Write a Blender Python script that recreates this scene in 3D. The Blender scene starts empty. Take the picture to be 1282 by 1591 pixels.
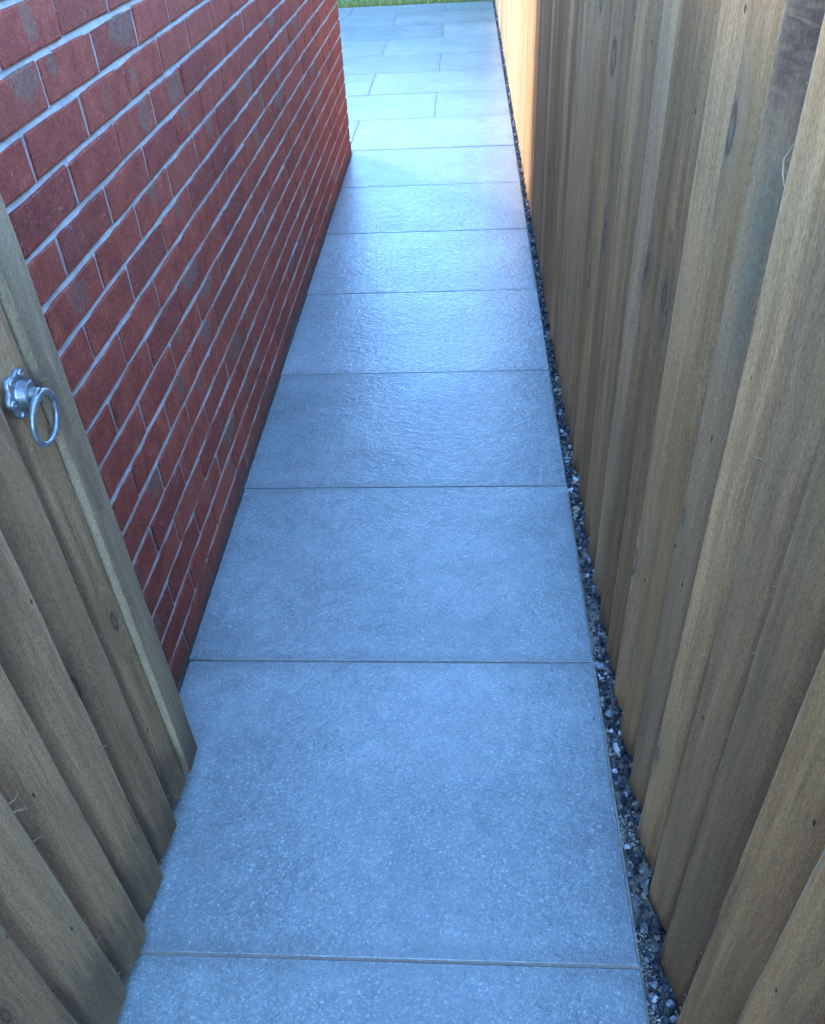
import bpy, math, random
from mathutils import Vector, Matrix

scene = bpy.context.scene
COL = scene.collection
R = math.radians

# ------------------------------------------------------------------ camera
cam_d = bpy.data.cameras.new("camera")
cam_d.sensor_width = 36.0
cam_d.sensor_fit = 'AUTO'
cam_d.lens = 1304.2565 / 1591.0 * 36.0
cam_d.clip_start = 0.02
cam_d.clip_end = 2000.0
cam = bpy.data.objects.new("camera", cam_d)
COL.objects.link(cam)


def cam_rot(pitch, yaw, roll):
    return (Matrix.Rotation(yaw, 3, 'Z') @ Matrix.Rotation(pitch, 3, 'X') @ Matrix.Rotation(roll, 3, 'Z'))


cam.matrix_world = Matrix.Translation((-0.25456, -0.56428, 1.36823)) @ cam_rot(R(50.69754), R(5.06186), R(-3.61388)).to_4x4()
scene.camera = cam

# ------------------------------------------------------------------ light
SUN_AZ = 47.0      # degrees to the left of the path direction (+Y)
SUN_EL = 12.0
world = bpy.data.worlds.new("World")
scene.world = world
world.use_nodes = True
wnt = world.node_tree
wnt.nodes.clear()
wo = wnt.nodes.new('ShaderNodeOutputWorld')
wb = wnt.nodes.new('ShaderNodeBackground')
ws = wnt.nodes.new('ShaderNodeTexSky')
ws.sky_type = 'NISHITA'
ws.sun_disc = False
ws.sun_elevation = R(SUN_EL)
ws.sun_rotation = R(-SUN_AZ)
ws.altitude = 1200.0
ws.air_density = 1.0
ws.dust_density = 0.0
ws.ozone_density = 4.2
wb.inputs['Strength'].default_value = 0.15
wnt.links.new(ws.outputs[0], wb.inputs[0])
wnt.links.new(wb.outputs[0], wo.inputs[0])

sun_d = bpy.data.lights.new("sun", 'SUN')
sun_d.energy = 0.45
sun_d.angle = R(20.0)
sun_d.color = (1.0, 0.75, 0.44)
sun = bpy.data.objects.new("sun", sun_d)
COL.objects.link(sun)
sd = Vector((-math.sin(R(SUN_AZ)) * math.cos(R(SUN_EL)), math.cos(R(SUN_AZ)) * math.cos(R(SUN_EL)), math.sin(R(SUN_EL))))
sun.rotation_euler = sd.to_track_quat('Z', 'Y').to_euler()
sun.location = (-6, 6, 5)

vs = scene.view_settings
vs.view_transform = 'Standard'
vs.look = 'None'
vs.exposure = 4.9
vs.gamma = 1.0
vs.use_curve_mapping = False

rnd = random.Random(7)


# ------------------------------------------------------------------ helpers
def add(name, verts, faces, mat=None, parent=None, loc=(0, 0, 0), rotz=0.0, smooth=False, mats=None, fmat=None):
    me = bpy.data.meshes.new(name)
    me.from_pydata(verts, [], faces)
    if mats:
        for m in mats:
            me.materials.append(m)
        if fmat:
            me.polygons.foreach_set('material_index', fmat)
    elif mat:
        me.materials.append(mat)
    if smooth:
        me.polygons.foreach_set('use_smooth', [True] * len(me.polygons))
    me.update()
    return link(name, me, parent, loc, rotz)


def link(name, me, parent=None, loc=(0, 0, 0), rotz=0.0):
    o = bpy.data.objects.new(name, me)
    o.location = loc
    o.rotation_euler = (0, 0, rotz)
    COL.objects.link(o)
    if parent:
        o.parent = parent
    return o


def thing(name, label, cat, loc=(0, 0, 0), rotz=0.0, group=None):
    o = bpy.data.objects.new(name, None)
    o.empty_display_size = 0.1
    o.location = loc
    o.rotation_euler = (0, 0, rotz)
    COL.objects.link(o)
    o['label'] = label
    o['category'] = cat
    if group:
        o['group'] = group
    return o


def box_vf(x0, x1, y0, y1, z0, z1):
    v = [(x0, y0, z0), (x1, y0, z0), (x1, y1, z0), (x0, y1, z0), (x0, y0, z1), (x1, y0, z1), (x1, y1, z1), (x0, y1, z1)]
    f = [(0, 3, 2, 1), (4, 5, 6, 7), (0, 1, 5, 4), (1, 2, 6, 5), (2, 3, 7, 6), (3, 0, 4, 7)]
    return v, f


class MB:
    def __init__(self):
        self.v, self.f, self.c = [], [], []

    def put(self, v, f, c=None):
        b = len(self.v)
        self.v += v
        self.f += [tuple(i + b for i in q) for q in f]
        if c is not None:
            self.c += [c] * len(f)


def tube_vf(pts, rad, n=8, closed=False):
    """tube along pts (list of Vector); rad number or list"""
    v, f = [], []
    m = len(pts)
    for i, p in enumerate(pts):
        a = pts[(i - 1) % m] if (closed or i > 0) else pts[i]
        b = pts[(i + 1) % m] if (closed or i < m - 1) else pts[i]
        t = (b - a).normalized()
        up = Vector((1, 0, 0)) if abs(t.x) < 0.8 else Vector((0, 0, 1))
        s = t.cross(up).normalized()
        u = s.cross(t)
        r = rad[i] if isinstance(rad, (list, tuple)) else rad
        for k in range(n):
            an = 2 * math.pi * k / n
            q = p + s * (math.cos(an) * r) + u * (math.sin(an) * r)
            v.append(tuple(q))
    segs = m if closed else m - 1
    for i in range(segs):
        j = (i + 1) % m
        for k in range(n):
            k2 = (k + 1) % n
            f.append((i * n + k, i * n + k2, j * n + k2, j * n + k))
    if not closed:
        f.append(tuple(range(n - 1, -1, -1)))
        f.append(tuple((m - 1) * n + k for k in range(n)))
    return v, f


# ------------------------------------------------------------------ node helper
class NT:
    def __init__(self, name):
        self.mat = bpy.data.materials.new(name)
        self.mat.use_nodes = True
        self.t = self.mat.node_tree
        self.t.nodes.clear()
        self.out = self.t.nodes.new('ShaderNodeOutputMaterial')
        self.b = self.t.nodes.new('ShaderNodeBsdfPrincipled')
        self.t.links.new(self.b.outputs[0], self.out.inputs[0])

    def n(self, typ, **kw):
        nd = self.t.nodes.new(typ)
        for k, v in kw.items():
            setattr(nd, k, v)
        return nd

    def set(self, sock, val):
        if isinstance(val, bpy.types.NodeSocket):
            self.t.links.new(val, sock)
        else:
            sock.default_value = val

    def math(self, op, a, b=None, c=None, clamp=False):
        nd = self.n('ShaderNodeMath', operation=op)
        nd.use_clamp = clamp
        self.set(nd.inputs[0], a)
        if b is not None:
            self.set(nd.inputs[1], b)
        if c is not None:
            self.set(nd.inputs[2], c)
        return nd.outputs[0]

    def vmath(self, op, a, b=None):
        nd = self.n('ShaderNodeVectorMath', operation=op)
        self.set(nd.inputs[0], a)
        if b is not None:
            self.set(nd.inputs[1], b)
        return nd.outputs[0]

    def mapping(self, vec, scale=(1, 1, 1), loc=(0, 0, 0), rot=(0, 0, 0)):
        nd = self.n('ShaderNodeMapping')
        self.set(nd.inputs[0], vec)
        nd.inputs['Location'].default_value = loc
        nd.inputs['Rotation'].default_value = rot
        nd.inputs['Scale'].default_value = scale
        return nd.outputs[0]

    def noise(self, vec, scale=5, detail=4, rough=0.55, dist=0.0):
        nd = self.n('ShaderNodeTexNoise')
        self.set(nd.inputs['Vector'], vec)
        nd.inputs['Scale'].default_value = scale
        nd.inputs['Detail'].default_value = detail
        nd.inputs['Roughness'].default_value = rough
        nd.inputs['Distortion'].default_value = dist
        return nd.outputs[0]

    def voronoi(self, vec, scale=5, feature='F1', rand=1.0, dim='3D'):
        nd = self.n('ShaderNodeTexVoronoi', feature=feature, voronoi_dimensions=dim)
        self.set(nd.inputs['Vector'], vec)
        nd.inputs['Scale'].default_value = scale
        nd.inputs['Randomness'].default_value = rand
        return nd

    def ramp(self, val, lo, hi, a=0.0, b=1.0):
        nd = self.n('ShaderNodeMapRange', interpolation_type='SMOOTHSTEP')
        self.set(nd.inputs[0], val)
        nd.inputs[1].default_value = lo
        nd.inputs[2].default_value = hi
        nd.inputs[3].default_value = a
        nd.inputs[4].default_value = b
        return nd.outputs[0]

    def mix(self, fac, a, b, blend='MIX'):
        nd = self.n('ShaderNodeMix', data_type='RGBA', blend_type=blend)
        self.set(nd.inputs[0], fac)
        self.set(nd.inputs[6], a)
        self.set(nd.inputs[7], b)
        return nd.outputs[2]

    def crgb(self, val, stops):
        nd = self.n('ShaderNodeValToRGB')
        el = nd.color_ramp.elements
        while len(el) < len(stops):
            el.new(0.5)
        for e, (p, c) in zip(el, stops):
            e.position = p
            e.color = (*c, 1)
        self.set(nd.inputs[0], val)
        return nd.outputs[0]

    def bump(self, h, strength=0.5, dist=0.002, normal=None):
        nd = self.n('ShaderNodeBump')
        nd.inputs['Strength'].default_value = strength
        nd.inputs['Distance'].default_value = dist
        self.set(nd.inputs['Height'], h)
        if normal is not None:
            self.set(nd.inputs['Normal'], normal)
        return nd.outputs[0]

    def objrand(self):
        return self.n('ShaderNodeObjectInfo').outputs['Random']

    def obj(self):
        return self.n('ShaderNodeTexCoord').outputs['Object']

    def pos(self):
        return self.n('ShaderNodeNewGeometry').outputs['Position']

    def sep(self, v):
        nd = self.n('ShaderNodeSeparateXYZ')
        self.set(nd.inputs[0], v)
        return nd.outputs

    def comb(self, x, y, z):
        nd = self.n('ShaderNodeCombineXYZ')
        self.set(nd.inputs[0], x)
        self.set(nd.inputs[1], y)
        self.set(nd.inputs[2], z)
        return nd.outputs[0]

    def whit(self, v):
        nd = self.n('ShaderNodeTexWhiteNoise', noise_dimensions='1D')
        self.set(nd.inputs['W'], v)
        return nd.outputs['Value']

    def base(self, col, rough=0.7, spec=0.5):
        self.set(self.b.inputs['Base Color'], col if isinstance(col, bpy.types.NodeSocket) else (*col, 1))
        self.set(self.b.inputs['Roughness'], rough)
        self.set(self.b.inputs['Specular IOR Level'], spec)

    def normal(self, nrm):
        self.set(self.b.inputs['Normal'], nrm)


# ------------------------------------------------------------------ materials
def mat_slab():
    m = NT("porcelain_slab")
    p = m.pos()
    r = m.objrand()
    off = m.comb(m.math('MULTIPLY', r, 37.0), m.math('MULTIPLY', r, 91.0), 0.0)
    v = m.vmath('ADD', p, off)
    big = m.noise(v, 3.0, 5, 0.6)
    med = m.noise(v, 22.0, 4, 0.6)
    fine = m.noise(v, 260.0, 3, 0.7)
    speck = m.noise(v, 210.0, 4, 0.75, 1.2)
    r2 = m.whit(m.math('MULTIPLY', r, 817.1))
    tone = m.math('ADD', m.math('MULTIPLY', big, 0.6), m.math('MULTIPLY', med, 0.4))
    col = m.crgb(tone, [(0.32, (0.128, 0.156, 0.155)), (0.5, (0.190, 0.224, 0.221)), (0.68, (0.262, 0.300, 0.292))])
    # short pale flecks like crushed stone, darker pits
    col = m.mix(m.ramp(speck, 0.52, 0.66, 0.0, 0.7), col, (0.48, 0.55, 0.55, 1))
    col = m.mix(m.ramp(speck, 0.46, 0.32, 0.0, 0.6), col, (0.10, 0.12, 0.122, 1))
    col = m.mix(m.ramp(fine, 0.36, 0.24, 0.0, 0.8), col, (0.10, 0.105, 0.11, 1))
    # drying marks, grey dirt along the edges and each slab's own tone
    st = m.ramp(m.noise(m.mapping(v, (1.0, 1.7, 1.0)), 5.5, 6, 0.72, 0.5), 0.50, 0.72, 0.0, 0.50)
    col = m.mix(st, col, (0.155, 0.17, 0.168, 1))
    g = m.n('ShaderNodeTexCoord').outputs['Generated']
    sg = m.sep(g)
    ex = m.math('MULTIPLY', m.math('MINIMUM', sg[0], m.math('SUBTRACT', 1.0, sg[0])), 0.9)
    ey = m.math('MULTIPLY', m.math('MINIMUM', sg[1], m.math('SUBTRACT', 1.0, sg[1])), 0.6)
    ed = m.math('SUBTRACT', m.math('MINIMUM', ex, ey), m.math('MULTIPLY', m.noise(v, 14.0, 4, 0.65), 0.07))
    col = m.mix(m.ramp(ed, 0.0, -0.03, 0.0, 0.30), col, (0.12, 0.125, 0.115, 1))
    tv = m.math('ADD', m.math('MULTIPLY', r2, 0.26), 0.87)
    col = m.vmath('MULTIPLY', col, m.comb(tv, tv, tv))
    # riven face: wind-ripple relief plus fine grain
    vr = m.mapping(v, (1.0, 1.5, 1.0))
    rip = m.noise(vr, 46.0, 3, 0.6, 0.8)
    rip2 = m.noise(v, 170.0, 4, 0.7, 0.5)
    h = m.math('ADD', m.math('MULTIPLY', rip, 1.0), m.math('MULTIPLY', rip2, 0.55))
    n1 = m.bump(h, 0.62, 0.0042)
    wet = m.noise(m.mapping(v, (1.0, 0.8, 1.0)), 4.0, 3, 0.5)
    rough = m.ramp(wet, 0.35, 0.65, 0.16, 0.30)
    n2 = m.bump(m.math('ADD', m.math('MULTIPLY', rip, 1.3), m.math('MULTIPLY', rip2, 0.25)), 0.42, 0.0042)
    m.base(col, m.math('ADD', rough, 0.12), 0.2)
    m.normal(n1)
    m.b.inputs['Coat Weight'].default_value = 0.68
    m.b.inputs['Coat IOR'].default_value = 1.5
    m.set(m.b.inputs['Coat Roughness'], m.ramp(wet, 0.38, 0.62, 0.03, 0.13))
    m.set(m.b.inputs['Coat Normal'], n2)
    return m.mat


def mat_brick():
    m = NT("red_brick")
    o = m.obj()
    r = m.objrand()
    r2 = m.whit(m.math('MULTIPLY', r, 713.3))
    r3 = m.whit(m.math('MULTIPLY', r, 291.7))
    r4 = m.whit(m.math('MULTIPLY', r, 1291.1))
    off = m.comb(m.math('MULTIPLY', r, 50.0), m.math('MULTIPLY', r2, 50.0), m.math('MULTIPLY', r3, 50.0))
    v = m.vmath('ADD', o, off)
    mot = m.noise(v, 22.0, 5, 0.65)
    gr = m.noise(v, 420.0, 4, 0.7)
    red = m.crgb(mot, [(0.28, (0.235, 0.040, 0.022)), (0.5, (0.35, 0.066, 0.035)), (0.72, (0.45, 0.105, 0.056))])
    red = m.mix(m.ramp(r2, 0.55, 1.0, 0.0, 0.55), red, (0.36, 0.085, 0.045, 1))
    red = m.mix(m.ramp(r3, 0.6, 1.0, 0.0, 0.55), red, (0.20, 0.036, 0.022, 1))
    # kiss marks: greyish rounded smudges, placed per brick
    s = m.sep(o)
    ey = m.math('DIVIDE', m.math('SUBTRACT', s[1], m.math('MULTIPLY', m.math('SUBTRACT', r2, 0.5), 0.15)),
                m.math('ADD', m.math('MULTIPLY', m.math('POWER', r3, 2.0), 0.075), 0.012))
    ez = m.math('DIVIDE', m.math('SUBTRACT', s[2], m.math('MULTIPLY', m.math('SUBTRACT', r4, 0.5), 0.05)),
                m.math('ADD', m.math('MULTIPLY', r2, 0.022), 0.016))
    wob = m.math('MULTIPLY', m.math('SUBTRACT', m.noise(v, 30.0, 4, 0.6), 0.5), 1.5)
    d = m.math('ADD', m.math('SQRT', m.math('ADD', m.math('MULTIPLY', ey, ey), m.math('MULTIPLY', ez, ez))), wob)
    mask = m.math('MULTIPLY', m.ramp(d, 1.10, 0.80), m.ramp(r4, 0.50, 0.62))
    mask = m.math('MULTIPLY', mask, m.ramp(m.noise(v, 150.0, 4, 0.75), 0.30, 0.62, 0.25, 0.88))
    grey = m.mix(r3, (0.235, 0.120, 0.070, 1), (0.20, 0.125, 0.09, 1))
    col = m.mix(mask, red, grey)
    # whitish lime bloom on some
    bl = m.math('MULTIPLY', m.ramp(m.noise(m.mapping(v, (1, 1.0, 3.0)), 26.0, 5, 0.7), 0.56, 0.72), m.ramp(r3, 0.80, 0.86))
    col = m.mix(m.math('MULTIPLY', bl, 0.35), col, (0.40, 0.34, 0.33, 1))
    lit = m.noise(v, 200.0, 2, 0.5)
    col = m.mix(m.ramp(lit, 0.66, 0.72, 0.0, 0.5), col, (0.45, 0.28, 0.22, 1))
    col = m.mix(m.ramp(gr, 0.46, 0.30, 0.0, 0.75), col, (0.07, 0.016, 0.014, 1))
    cr2 = m.noise(m.mapping(v, (1, 1.6, 0.8)), 170.0, 4, 0.75, 0.6)
    cf = m.ramp(cr2, 0.32, 0.66, 0.62, 1.28)
    col = m.vmath('MULTIPLY', col, m.comb(cf, cf, cf))
    pit = m.voronoi(v, 95.0, 'F1', 1.0)
    pc = m.sep(pit.outputs['Color'])
    pmk = m.math('MULTIPLY', m.ramp(pit.outputs['Distance'], 0.22, 0.10), m.math('GREATER_THAN', pc[0], 0.72))
    col = m.mix(m.math('MULTIPLY', pmk, 0.75), col, (0.045, 0.014, 0.012, 1))
    # splash dirt thrown up from the paving
    wp = m.sep(m.pos())
    sp = m.math('ADD', wp[2], m.math('MULTIPLY', m.math('SUBTRACT', m.noise(m.mapping(m.pos(), (1, 9, 22)), 1.0, 5, 0.7), 0.5), 0.16))
    col = m.mix(m.ramp(sp, 0.085, 0.01, 0.0, 0.55), col, (0.10, 0.065, 0.05, 1))
    m.base(col, 0.82, 0.35)
    crease = m.noise(m.mapping(v, (1, 1.0, 0.45)), 300.0, 4, 0.65)
    h = m.math('ADD', m.math('MULTIPLY', crease, 0.6), m.math('ADD', m.math('MULTIPLY', mot, 0.9), m.math('MULTIPLY', cr2, 1.2)))
    m.normal(m.bump(h, 1.0, 0.0030))
    return m.mat


def mat_mortar():
    m = NT("mortar")
    p = m.pos()
    a = m.noise(p, 35.0, 5, 0.65)
    b = m.noise(p, 450.0, 3, 0.7)
    col = m.crgb(a, [(0.3, (0.27, 0.245, 0.22)), (0.7, (0.42, 0.385, 0.345))])
    col = m.mix(m.ramp(b, 0.40, 0.28, 0.0, 0.6), col, (0.17, 0.15, 0.14, 1))
    m.base(col, 0.9, 0.3)
    m.normal(m.bump(m.math('ADD', a, m.math('MULTIPLY', b, 0.6)), 0.7, 0.0018))
    return m.mat


def mat_wood(name, light, mid, dark, tint_green, damp=0.12, knot=1.0, stain=False, arris=0.55, kfew=0.42):
    m = NT(name)
    o = m.obj()
    r = m.objrand()
    r2 = m.whit(m.math('MULTIPLY', r, 513.7))
    r3 = m.whit(m.math('MULTIPLY', r, 931.9))
    off = m.comb(m.math('MULTIPLY', r, 9.0), m.math('MULTIPLY', r2, 40.0), m.math('MULTIPLY', r3, 60.0))
    v = m.vmath('ADD', o, off)
    # knots
    sv0 = m.sep(v)
    kv = m.comb(m.math('MULTIPLY', sv0[1], 7.5), m.math('MULTIPLY', sv0[2], 2.3), 0.0)
    kn = m.voronoi(kv, 1.0, 'F1', 1.0, '2D')
    kd = kn.outputs['Distance']
    kc = m.sep(kn.outputs['Color'])
    kpres = m.math('GREATER_THAN', kc[0], kfew)
    krad = m.math('ADD', m.math('MULTIPLY', kc[1], 0.06), 0.035)
    kq = m.math('DIVIDE', kd, krad)
    kmask = m.math('MULTIPLY', m.ramp(kq, 1.25, 0.75), kpres)
    khalo = m.math('MULTIPLY', m.ramp(kq, 4.5, 1.0), kpres)
    # grain lines along z, bent round the knots
    bend = m.math('MULTIPLY', khalo, 0.035)
    wav = m.math('MULTIPLY', m.math('SUBTRACT', m.noise(m.mapping(v, (3, 3, 1.6)), 1.0, 3, 0.5), 0.5), 0.05)
    sv = m.sep(v)
    gy = m.math('ADD', m.math('ADD', sv[1], wav), bend)
    gx = m.math('ADD', sv[0], bend)
    gv = m.comb(gx, gy, m.math('MULTIPLY', sv[2], 0.045))
    g1 = m.noise(gv, 55.0, 5, 0.62)
    g2 = m.noise(gv, 240.0, 4, 0.65)
    pores = m.noise(m.comb(gx, gy, m.math('MULTIPLY', sv[2], 0.06)), 700.0, 2, 0.6)
    blot = m.noise(m.mapping(v, (6, 6, 2.0)), 1.0, 4, 0.6)
    grain = m.math('ADD', m.math('MULTIPLY', g1, 0.62), m.math('MULTIPLY', g2, 0.38))
    col = m.crgb(grain, [(0.30, dark), (0.5, mid), (0.68, light)])
    col = m.mix(m.ramp(blot, 0.45, 0.72, 0.0, 0.55), col, (*tint_green, 1))
    col = m.mix(m.ramp(r2, 0.6, 1.0, 0.0, 0.40), col, (0.15, 0.088, 0.043, 1))
    col = m.mix(m.ramp(r3, 0.5, 1.0, 0.0, 0.40), col, (0.22, 0.15, 0.09, 1))
    # grey weathering blotches
    col = m.mix(m.ramp(m.noise(m.mapping(v, (9, 9, 1.2)), 1.0, 5, 0.7), 0.52, 0.70, 0.0, 0.5), col, (0.115, 0.075, 0.040, 1))
    rings = m.math('SINE', m.math('MULTIPLY', kq, 7.0))
    kcol = m.mix(m.ramp(rings, -1, 1), (0.10, 0.056, 0.03, 1), (0.20, 0.12, 0.065, 1))
    col = m.mix(m.math('MULTIPLY', khalo, 0.35 * knot), col, (0.17, 0.115, 0.065, 1))
    col = m.mix(m.math('MULTIPLY', kmask, 0.85 * knot), col, kcol)
    # small dark pin holes and pitch streaks
    ph = m.voronoi(m.comb(m.math('MULTIPLY', sv0[1], 16.0), m.math('MULTIPLY', sv0[2], 6.0), 0.0), 1.0, 'F1', 1.0, '2D')
    phc = m.sep(ph.outputs['Color'])
    pm = m.math('MULTIPLY', m.ramp(ph.outputs['Distance'], 0.036, 0.018), m.math('GREATER_THAN', phc[0], 0.80))
    col = m.mix(m.math('MULTIPLY', pm, 0.9), col, (0.02, 0.014, 0.01, 1))
    if stain:
        # heartwood scar with bark, and the blue-green mould run below it
        sx = m.sep(o)
        wz = m.math('ADD', sx[2], m.math('MULTIPLY', m.math('SUBTRACT', m.noise(m.mapping(v, (30, 30, 9)), 1.0, 4, 0.6), 0.5), 0.12))
        scar = m.math('MULTIPLY', m.ramp(wz, 1.11, 1.24), m.ramp(m.math('ABSOLUTE', m.math('ADD', sx[1], 0.045)), 0.060, 0.020))
        ripp = m.noise(m.mapping(v, (20, 20, 90)), 1.0, 3, 0.6, 1.0)
        col = m.mix(m.math('MULTIPLY', scar, 0.9), col, m.mix(m.ramp(ripp, 0.4, 0.65), (0.060, 0.034, 0.022, 1), (0.14, 0.085, 0.045, 1)))
        mo = m.math('MULTIPLY', m.math('MULTIPLY', m.ramp(wz, 0.84, 0.98), m.ramp(wz, 1.16, 1.08)), m.ramp(m.math('ABSOLUTE', m.math('ADD', sx[1], 0.040)), 0.022, 0.008))
        col = m.mix(m.math('MULTIPLY', mo, 0.40), col, (0.055, 0.085, 0.062, 1))
    # rising damp: an irregular dark stain soaked up from the cut foot
    so = m.sep(o)
    dn = m.math('MULTIPLY', m.math('SUBTRACT', m.noise(m.mapping(v, (70, 70, 4)), 1.0, 5, 0.65), 0.5), damp * 2.8)
    dl = m.math('ADD', m.math('ADD', so[2], dn), m.math('MULTIPLY', m.math('SUBTRACT', r, 0.5), damp))
    dm = m.math('MULTIPLY', m.ramp(dl, damp + 0.04, damp - 0.07), m.ramp(m.noise(m.mapping(v, (12, 12, 7)), 1.0, 4, 0.6), 0.25, 0.55, 0.55, 1.0))
    col = m.mix(m.math('MULTIPLY', dm, 0.66), col, (0.062, 0.043, 0.024, 1))
    fuzz = m.noise(m.comb(m.math('MULTIPLY', sv[0], 900.0), m.math('MULTIPLY', gy, 900.0), m.math('MULTIPLY', sv[2], 150.0)), 1.0, 3, 0.7)
    fz = m.ramp(fuzz, 0.30, 0.70, 0.66, 1.34)
    col = m.vmath('MULTIPLY', col, m.comb(fz, fz, fz))
    # pale bruised fibres plus a painted edge highlight along the sawn arris
    eo = m.sep(o)
    en = m.math('MULTIPLY', m.noise(m.comb(0.0, 0.0, m.math('MULTIPLY', v, 1.0)), 60.0, 3, 0.6), 0.006) if False else m.math('MULTIPLY', m.noise(m.mapping(v, (1, 1, 1)), 45.0, 4, 0.65), 0.0075)
    arr = m.ramp(m.math('ADD', eo[1], en), -0.0015, 0.0015, 0.0, arris)
    col = m.mix(arr, col, (0.36, 0.30, 0.19, 1))
    r5 = m.whit(m.math('MULTIPLY', r, 3371.3))
    vmul = m.math('ADD', m.math('MULTIPLY', r5, 0.76), 0.63)
    col = m.vmath('MULTIPLY', col, m.comb(vmul, vmul, vmul))
    streak = m.noise(m.comb(m.math('MULTIPLY', sv[0], 3.0), gy, m.math('MULTIPLY', sv[2], 0.05)), 26.0, 4, 0.6)
    sm = m.ramp(streak, 0.32, 0.68, 0.86, 1.12)
    col = m.vmath('MULTIPLY', col, m.comb(sm, sm, sm))
    m.base(col, m.math('SUBTRACT', 0.78, m.math('MULTIPLY', dm, 0.2)), 0.3)
    saw = m.noise(m.mapping(v, (1, 1, 3.5)), 130.0, 2, 0.5)
    h = m.math('ADD', m.math('MULTIPLY', g2, 0.8), m.math('ADD', m.math('MULTIPLY', pores, 0.35), m.math('MULTIPLY', saw, 0.25)))
    m.normal(m.bump(h, 0.6, 0.0016))
    return m.mat


def mat_zinc():
    m = NT("galvanised_steel")
    o = m.obj()
    a = m.noise(o, 90.0, 5, 0.65)
    col = m.crgb(a, [(0.3, (0.17, 0.185, 0.20)), (0.7, (0.37, 0.39, 0.41))])
    m.base(col, m.math('ADD', m.math('MULTIPLY', a, 0.25), 0.28), 0.5)
    m.b.inputs['Metallic'].default_value = 0.75
    m.normal(m.bump(m.noise(o, 500.0, 4, 0.6), 0.3, 0.0008))
    return m.mat


def mat_attr(name, rough=0.8):
    m = NT(name)
    at = m.n('ShaderNodeVertexColor', layer_name='stone')
    o = m.pos()
    a = m.noise(o, 300.0, 4, 0.65)
    col = m.mix(1.0, at.outputs[0], m.crgb(a, [(0.25, (0.55, 0.55, 0.55)), (0.75, (1.3, 1.3, 1.3))]), 'MULTIPLY')
    m.base(col, rough, 0.4)
    m.normal(m.bump(a, 0.5, 0.0012))
    return m.mat


def mat_simple(name, c0, c1, scale=20.0, rough=0.85, bump=0.5, dist=0.003):
    m = NT(name)
    p = m.pos()
    a = m.noise(p, scale, 5, 0.65)
    m.base(m.crgb(a, [(0.3, c0), (0.7, c1)]), rough, 0.3)
    m.normal(m.bump(m.noise(p, scale * 6, 4, 0.7), bump, dist))
    return m.mat


M_SLAB = mat_slab()
M_BRICK = mat_brick()
M_MORTAR = mat_mortar()
M_FENCE = mat_wood("fence_timber", (0.429, 0.230, 0.090), (0.321, 0.163, 0.062), (0.185, 0.089, 0.032), (0.268, 0.153, 0.056), damp=0.06)
M_STAINED = mat_wood("fence_timber_scarred", (0.429, 0.230, 0.090), (0.321, 0.163, 0.062), (0.185, 0.089, 0.032), (0.268, 0.153, 0.056), damp=0.06, stain=True)
M_GATE = mat_wood("gate_timber", (0.457, 0.280, 0.141), (0.339, 0.205, 0.102), (0.205, 0.116, 0.056), (0.285, 0.180, 0.088), damp=0.13, kfew=0.18)
M_BATTEN = mat_wood("batten_timber", (0.467, 0.321, 0.188), (0.402, 0.277, 0.159), (0.316, 0.209, 0.119), (0.350, 0.263, 0.148), damp=0.10, knot=0.25, arris=0.0)
M_ZINC = mat_zinc()
M_STONE = mat_attr("gravel_stone", 0.7)
M_SAND = mat_simple("sand_bed", (0.16, 0.135, 0.10), (0.34, 0.30, 0.24), 60.0, 0.95, 0.8, 0.003)
M_JOINT = mat_simple("joint_mortar", (0.16, 0.15, 0.13), (0.34, 0.31, 0.27), 80.0, 0.95, 0.6, 0.001)
M_EARTH = mat_simple("earth", (0.07, 0.05, 0.035), (0.14, 0.105, 0.07), 4.0, 0.95, 0.8, 0.02)
M_LAWN = mat_simple("lawn_soil", (0.045, 0.06, 0.02), (0.09, 0.11, 0.035), 8.0, 0.95, 0.8, 0.01)
M_TERRA = mat_simple("terracotta", (0.26, 0.09, 0.07), (0.38, 0.16, 0.13), 40.0, 0.8, 0.5, 0.001)
M_DARK = mat_simple("dark_void", (0.012, 0.010, 0.010), (0.02, 0.018, 0.016), 20.0, 0.95, 0.2, 0.001)
M_FIBRE = mat_simple("wood_fibre", (0.30, 0.235, 0.14), (0.44, 0.36, 0.24), 60.0, 0.8, 0.2, 0.001)
M_RUST = mat_simple("rusty_nail", (0.03, 0.022, 0.018), (0.10, 0.07, 0.05), 200.0, 0.6, 0.3, 0.0005)

# ------------------------------------------------------------------ ground, lawn
P = 0.603            # pitch of a slab course
GRASS_Y = 8.93
v, f = box_vf(-400, 400, -400, 400, -0.9, -0.12)
g = add("ground", v, f, M_EARTH)
g['kind'] = 'structure'
v, f = box_vf(-60, 60, GRASS_Y, 90, -0.11, -0.015)
g = add("lawn", v, f, M_LAWN)
g['kind'] = 'structure'

# ------------------------------------------------------------------ paving
WALL_X, WALL_TH, WALL_END = -0.862, 0.0055, 4.186


def wall_x(y):
    return WALL_X - WALL_TH * y


mb = MB()
mb.put(*box_vf(-0.852, 0.002, -1.6, 4.2, -0.10, -0.0030))
mb.put(*box_vf(-4.2, 0.002, 4.2, GRASS_Y, -0.10, -0.0031))
path = add("path", mb.v, mb.f, M_JOINT)
path['kind'] = 'structure'
v, f = box_vf(-0.86, -0.001, -0.0019, 0.0019, -0.02, -0.0014)
add("joint_filler", v, f, mat_simple("pale_filler", (0.20, 0.17, 0.13), (0.36, 0.31, 0.25), 120.0, 0.95, 0.6, 0.001), path)


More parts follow.
